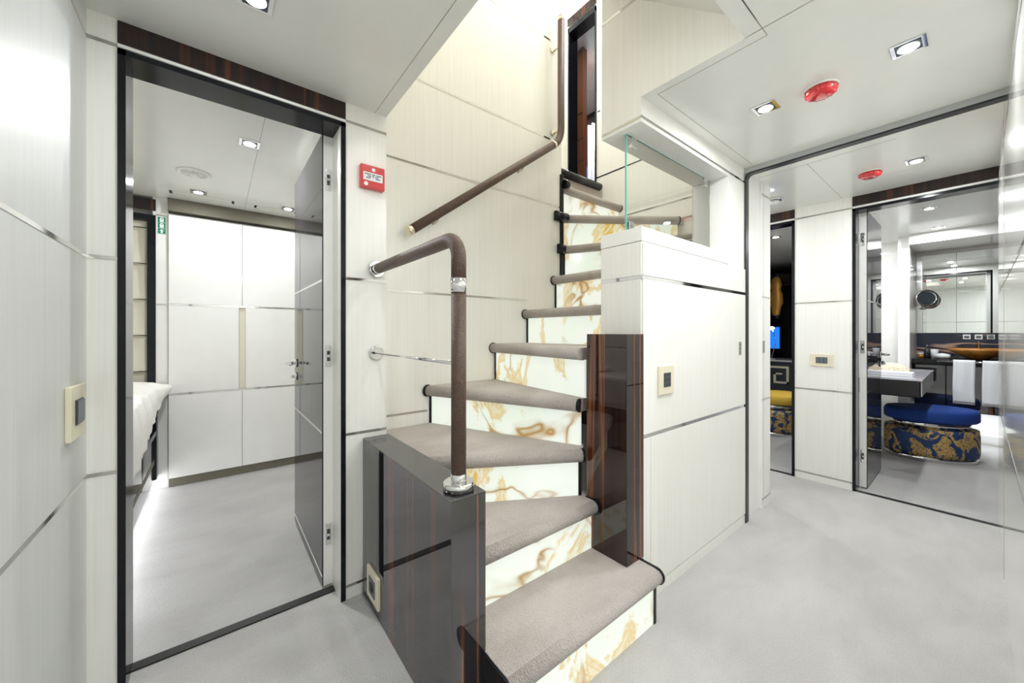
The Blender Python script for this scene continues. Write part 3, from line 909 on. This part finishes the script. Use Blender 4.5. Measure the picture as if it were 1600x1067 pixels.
struct(box(5.85, XM, -.60, .415, 0, .10).build('trim_7', 'white'))
struct(box(5.845, 5.85, -.60, .40, .02, .03).build('trim_8', 'chrome'))
area('cabinet_underlight', (5.72, -.1, .345), 3, .25, (.92, .96, 1), (0, 0, 0), 'RECTANGLE', .9)
for i, (y0, y1) in enumerate(((.020, .150), (-.150, -.020))):
    def tw(u, v, y0=y0, y1=y1):
        s = v * .80; yy = y0 + u * (y1 - y0) + .002 * math.sin(v * 9)
        if s < .38: return (5.393 + .003 * math.sin(u * 9), yy, .46 + s)
        if s < .40: a = (s - .38) / .02 * PI; return (5.405 - .012 * math.cos(a), yy, .84 + .008 * math.sin(a))
        return (5.417, yy, .84 - (s - .40))
    tag(MB().grid(tw, 8, 60).build('hand_towel', 'towel', solid=.007), ('white hand towel hanging at left on basin cabinet rail', 'white hand towel beside the wall edge on basin cabinet rail')[i], 'towel', 'hand towels')
bw = MB().lathe((5.66, .0, .846), [(.05, 0), (.07, .006), (.13, .045), (.19, .085), (.205, .105), (.198, .106), (.18, .088), (.12, .05), (.03, .02)], 48)
tag(bw.build('basin_bowl', 'amber'), 'amber stone vessel basin on dark counter below mirror', 'basin')
tp = thing('basin_tap', (5.86, .0, .845), 'chrome tap standing behind the amber basin', 'tap')
MB().tube([(5.87, -.0, .845), (5.87, 0, .995), (5.85, 0, 1.01), (5.80, 0, 1.0)], .010, 12).build('spout', 'chrome', tp)
cu = thing('tumbler', (5.62, .275, .845), 'white tumbler on the counter left of the amber basin', 'tumbler')
MB().lathe((5.62, .275, .846), [(.024, 0), (.028, .09), (.025, .09), (.021, .01)], 24).build('cup', 'label', cu)
so = thing('soap_dispenser', (5.66, .325, .845), 'dark pump soap bottle beside the white tumbler', 'dispenser')
MB().lathe((5.66, .325, .846), [(.024, 0), (.026, .07), (.022, .09), (.010, .098)], 24).build('bottle', 'slate', so)
MB().tube([(5.66, .325, .94), (5.66, .325, .97), (5.63, .325, .972)], .005, 10).build('pump', 'chrome', so)
tag(MB().tube([(5.55, .17, .872), (5.56, .22, .875), (5.57, .27, .872)], [.018, .026, .018], 16).build('rolled_cloth', 'towel'), 'rolled white face cloth lying on counter before the basin', 'cloth')
jr = thing('cosmetic_jar', (5.60, .36, .845), 'small brown cosmetic jar at the left end of counter', 'jar')
MB().lathe((5.60, .365, .846), [(.018, 0), (.020, .03), (.016, .035)], 20).build('jar_body', 'gold', jr); MB().lathe((5.60, .365, .8815), [(.018, 0), (.018, .014)], 20).build('lid', 'label', jr)
mg = thing('magnifying_mirror', (5.75, .40, 1.40), 'round chrome magnifying mirror on arm at edge of wall mirror', 'mirror')
n_ = Vector((-.85, -.5, 0)).normalized()
cc = Vector((5.72, .335, 1.455))
ring = [cc + (Vector((0, 0, 1)) * math.cos(a) + n_.cross(Vector((0, 0, 1))) * math.sin(a)) * .078 for a in [i * PI / 18 for i in range(37)]]
MB().tube(ring, .014, 12, False).build('rim', 'chrome', mg)
MB().tube([cc - n_ * .004, cc + n_ * .003], .068, 36).build('reflector', 'slate', mg)
MB().tube([cc - n_ * .01 - Vector((0, 0, .08)), (5.80, .38, 1.36), (5.93, .40, 1.36)], .008, 12).build('arm', 'chrome', mg)

# desk, vanity things and the stool
dk = thing('vanity_desk', (4.7, .5, .6), 'dark glossy wall hung vanity desk with pale stone top beyond the far door', 'desk')
box(4.12, 5.25, .27, 1.02, .61, .735).build('body', 'black', dk, .012)
box(4.11, 5.26, .26, 1.02, .735, .752).build('desk_top', 'counter', dk, .003)
box(4.14, 5.24, .264, .27, .62, .728).build('side_veneer', 'counter', dk)
box(4.106, 4.12, .275, 1.02, .62, .728).build('drawer', 'blacksoft', dk, .002)
bk = thing('toiletry_box', (4.45, .40, .752), 'white and pale blue flat box lying on the vanity desk', 'box')
box(4.25, 4.40, .32, .60, .753, .785).build('lid', 'label', bk, .002)
box(4.246, 4.25, .52, .58, .755, .782).build('printed_panel', 'bluecloth', bk)
wk = tag(MB().grid(lambda u, v: (4.62 + .10 * math.cos(v * PI) , .36 + .24 * u, .753 + .085 * math.sin(v * PI) * (math.sin(max(.04, min(.96, u)) * PI) ** .35)), 20, 14).build('woven_clutch', 'weave', solid=.004), 'cream woven rounded clutch bag on the vanity desk', 'bag')
br = thing('hair_brush', (4.72, .56, .753), 'navy and white striped brush leaning on the woven bag', 'brush')
MB().tube([(4.60, .50, .80), (4.60, .53, .85)], .009, 12).build('handle', 'slate', br)
MB().tube([(4.60, .53, .85), (4.60, .565, .915)], .011, 12).build('head', 'label', br)


def stool(x, y, label, seatmat, ang, a=.30, b=.21, sc=1.0):
    s = thing('ottoman', (x, y, 0), label, 'ottoman', 'oval ottomans')
    def oval(k, zz, n=48):
        return [(x + (math.cos(t) ** 1 * a * k) * math.cos(ang) - math.sin(t) * b * k * math.sin(ang), y + math.cos(t) * a * k * math.sin(ang) + math.sin(t) * b * k * math.cos(ang)) for t in [2 * PI * i / n for i in range(n)]]
    def ov(name, k0, z0, z1, mat, rnd=0):
        m = MB(); n = 48; prof = [(k0 - rnd, z0), (k0, z0 + (z1 - z0) * .15), (k0, z1 - (z1 - z0) * .25), (k0 - rnd, z1)] if rnd else [(k0, z0), (k0, z1)]
        rings = [[m.bm.verts.new((p[0], p[1], zz)) for p in oval(k, zz)] for k, zz in prof]
        for r0, r1 in zip(rings, rings[1:]):
            for i in range(n):
                f = m.bm.faces.new((r0[i], r0[(i + 1) % n], r1[(i + 1) % n], r1[i])); f.smooth = True
        m.bm.faces.new(rings[0]); m.bm.faces.new(rings[-1]); return m.build(name, mat, s)
    ov('plinth', .96, .0, .045, 'chrome')
    ov('drum', 1.0, .045, .275, 'brocade', .02)
    ov('collar', .84, .275, .34, 'chrome')
    ov('seat_cushion', 1.0, .335, .44, seatmat, .05)
    return s


stool(4.95, .27, 'oval ottoman with royal blue seat and navy gold brocade drum by vanity desk', 'blue', math.radians(-62))
stool(4.85, 1.38, 'oval ottoman with mustard yellow seat seen through the narrow doorway', 'yellow', math.radians(-30), .25, .2)

# ------------------------------------------------------------------ room seen through the narrow doorway
struct(MB().box(6.9, 7.0, 1.0, 3.2, 0, H).box(XR, 7.0, 3.15, 3.2, 0, H).box(3.47, 3.57, 1.95, 3.2, 0, H).build('wall_study', 'ebonyplain'))
ws2 = struct(box(6.0, 6.9, 1.10, 3.15, 1.75, 1.90).build('beam_study', 'ebonyhead'))
box(5.995, 6.0, 1.10, 3.15, 1.74, 1.755).build('steel_inlay', 'chrome', ws2)
ar = thing('carved_sculpture', (6.6, 1.85, 1.4), 'gilded carved wooden figure hanging on dark wall past narrow doorway', 'sculpture')
m = MB(); pr = [(0, 0), (.045, .02), (.06, .15), (.085, .22), (.08, .38), (.055, .46), (.07, .55), (.05, .66), (.02, .70)]
m.lathe((5.9, 1.70, 1.33), [(max(r, .01) * .95, h * .75) for r, h in pr], 20, 'z', .5, 1); m.build('torso', 'gold', ar)
box(5.93, 5.97, 1.685, 1.715, 1.3, 1.9).build('backplate', 'slate', ar)
tv = thing('flat_screen', (6.2, 1.9, .95), 'glowing blue screen on dark wall past narrow doorway', 'screen')
box(6.20, 6.23, 1.735, 2.10, .87, 1.19).build('housing', 'slate', tv); box(6.195, 6.20, 1.745, 2.09, .88, 1.18).build('lit_panel', 'screen', tv)
fl = thing('reading_lamp', (5.6, 1.72, .76), 'small bright reading lamp with thin arm before the blue screen', 'lamp')
MB().tube([(5.6, 1.66, .762), (5.6, 1.66, .80), (5.6, 1.61, 1.0), (5.6, 1.66, 1.16)], .005, 10).build('arm', 'chrome', fl)
MB().lathe((5.6, 1.66, .762), [(.04, 0), (.04, .012)], 24).build('base', 'chrome', fl)
MB().lathe((5.6, 1.66, 1.16), [(.012, -.02), (.03, 0.0), (.012, .02)], 20).build('bulb', 'lamp', fl)
sd_ = thing('sideboard', (5.75, 1.65, 0), 'dark sideboard with black and cream fretwork front in the side room', 'sideboard')
box(5.5, 5.95, 1.12, 2.3, .12, .74).build('body', 'slate', sd_, .004)
box(5.48, 5.97, 1.10, 2.32, .742, .76).build('top_board', 'counter', sd_)
m = MB()
for j in range(4):
    y0 = 1.18 + j * .27
    m.box(5.492, 5.5, y0, y0 + .24, .66, .685); m.box(5.492, 5.5, y0, y0 + .025, .47, .66); m.box(5.492, 5.5, y0, y0 + .16, .47, .495)
    m.box(5.492, 5.5, y0 + .135, y0 + .16, .495, .60); m.box(5.492, 5.5, y0 + .07, y0 + .16, .58, .60); m.box(5.492, 5.5, y0 + .215, y0 + .24, .40, .66)
m.build('fretwork', 'plate', sd_)

# ------------------------------------------------------------------ upper deck seen through the top doorway
uf = MB(); uf.box(2.685, 2.81, 2.16, 2.17, 2.42, 4.06); uf.box(2.685, 2.81, 2.485, 2.50, 2.42, 4.06); uf.box(2.685, 2.81, 2.16, 2.50, 4.02, 4.07)
uf = struct(uf.build('trim_9', 'black'))
box(2.683, 2.686, 2.155, 2.505, 4.085, 4.16).build('header_panel', 'ebonyhead', uf)
m = MB(); m.box(2.80, 7.0, 1.5, 5.2, 2.34, 2.42); struct(m.build('floor_upper', 'carpet'))
m = MB(); m.box(5.2, 5.3, 1.5, 5.2, 2.42, 5.6); m.box(2.80, 7.0, 5.2, 5.3, 2.42, 5.6); m.box(2.80, 7.0, 1.4, 1.5, 2.42, 5.6); m.box(2.75, 2.80, 2.70, 5.2, 2.42, 5.6)
struct(m.build('wall_upper_deck', 'ebonyplain'))
struct(box(2.80, 7.0, 1.4, 5.3, 5.0, 5.1).build('ceiling_upper_deck', 'white'))
pc = thing('walnut_column', (3.98, 3.5, 2.42), 'red walnut panelled column seen through doorway at top of stairs', 'column')
box(3.9, 3.98, 3.35, 3.56, 2.42, 4.99).build('shaft', 'walnut', pc, .002)
for z in (3.15, 3.45, 3.75, 4.1): box(3.897, 3.90, 3.35, 3.56, z, z + .008).build('steel_inlay', 'chrome', pc)
box(3.893, 3.90, 3.575, 3.585, 2.42, 4.99).build('edge_strip', 'chrome', pc)


def curtain(x, y0, y1, z0, z1, mat, label):
    def fn(u, v): return (x + .035 * math.sin(u * (y1 - y0) * 75), y0 + u * (y1 - y0), z0 + v * (z1 - z0))
    tag(MB().grid(fn, 80, 4).build('curtain', mat, solid=.004), label, 'curtain', 'curtains on the upper deck')


curtain(4.9, 4.02, 4.20, 2.43, 3.9, 'bluecloth', 'royal blue curtain edge on upper deck behind the walnut column')
curtain(4.8, 3.84, 4.00, 2.43, 4.5, 'greycloth', 'silver grey curtain beside the blue one on upper deck')
area('upper_deck_fill', (4.5, 3.7, 4.95), 90, .3)  # unseen fill lamps added to brighten the room past the top doorway
area('upper_deck_fill', (3.4, 2.7, 4.95), 15, .3)

# ------------------------------------------------------------------ stairwell lamps (warm), unseen, added to brighten its walls
WARM = (1, .975, .90)
downlight(.80, .70, 'added unseen downlight in the raking soffit over the lowest steps', power=LP * .28, z=2.31, color=WARM)  # added to lift the upper wall that the raking soffit shades
downlight(.98, 1.22, 'added unseen downlight high over the stair turn', power=LP * 1.9, z=TOP - .12, color=WARM)
downlight(2.30, 1.50, 'added unseen downlight high over upper flight', power=LP * 2.15, z=TOP - .12, color=WARM)
downlight(2.30, 2.35, 'added unseen downlight over the landing at top of stairs', power=LP * 1.2, z=TOP - .12)

for o in bpy.data.objects:
    if '_w' in o: del o['_w']
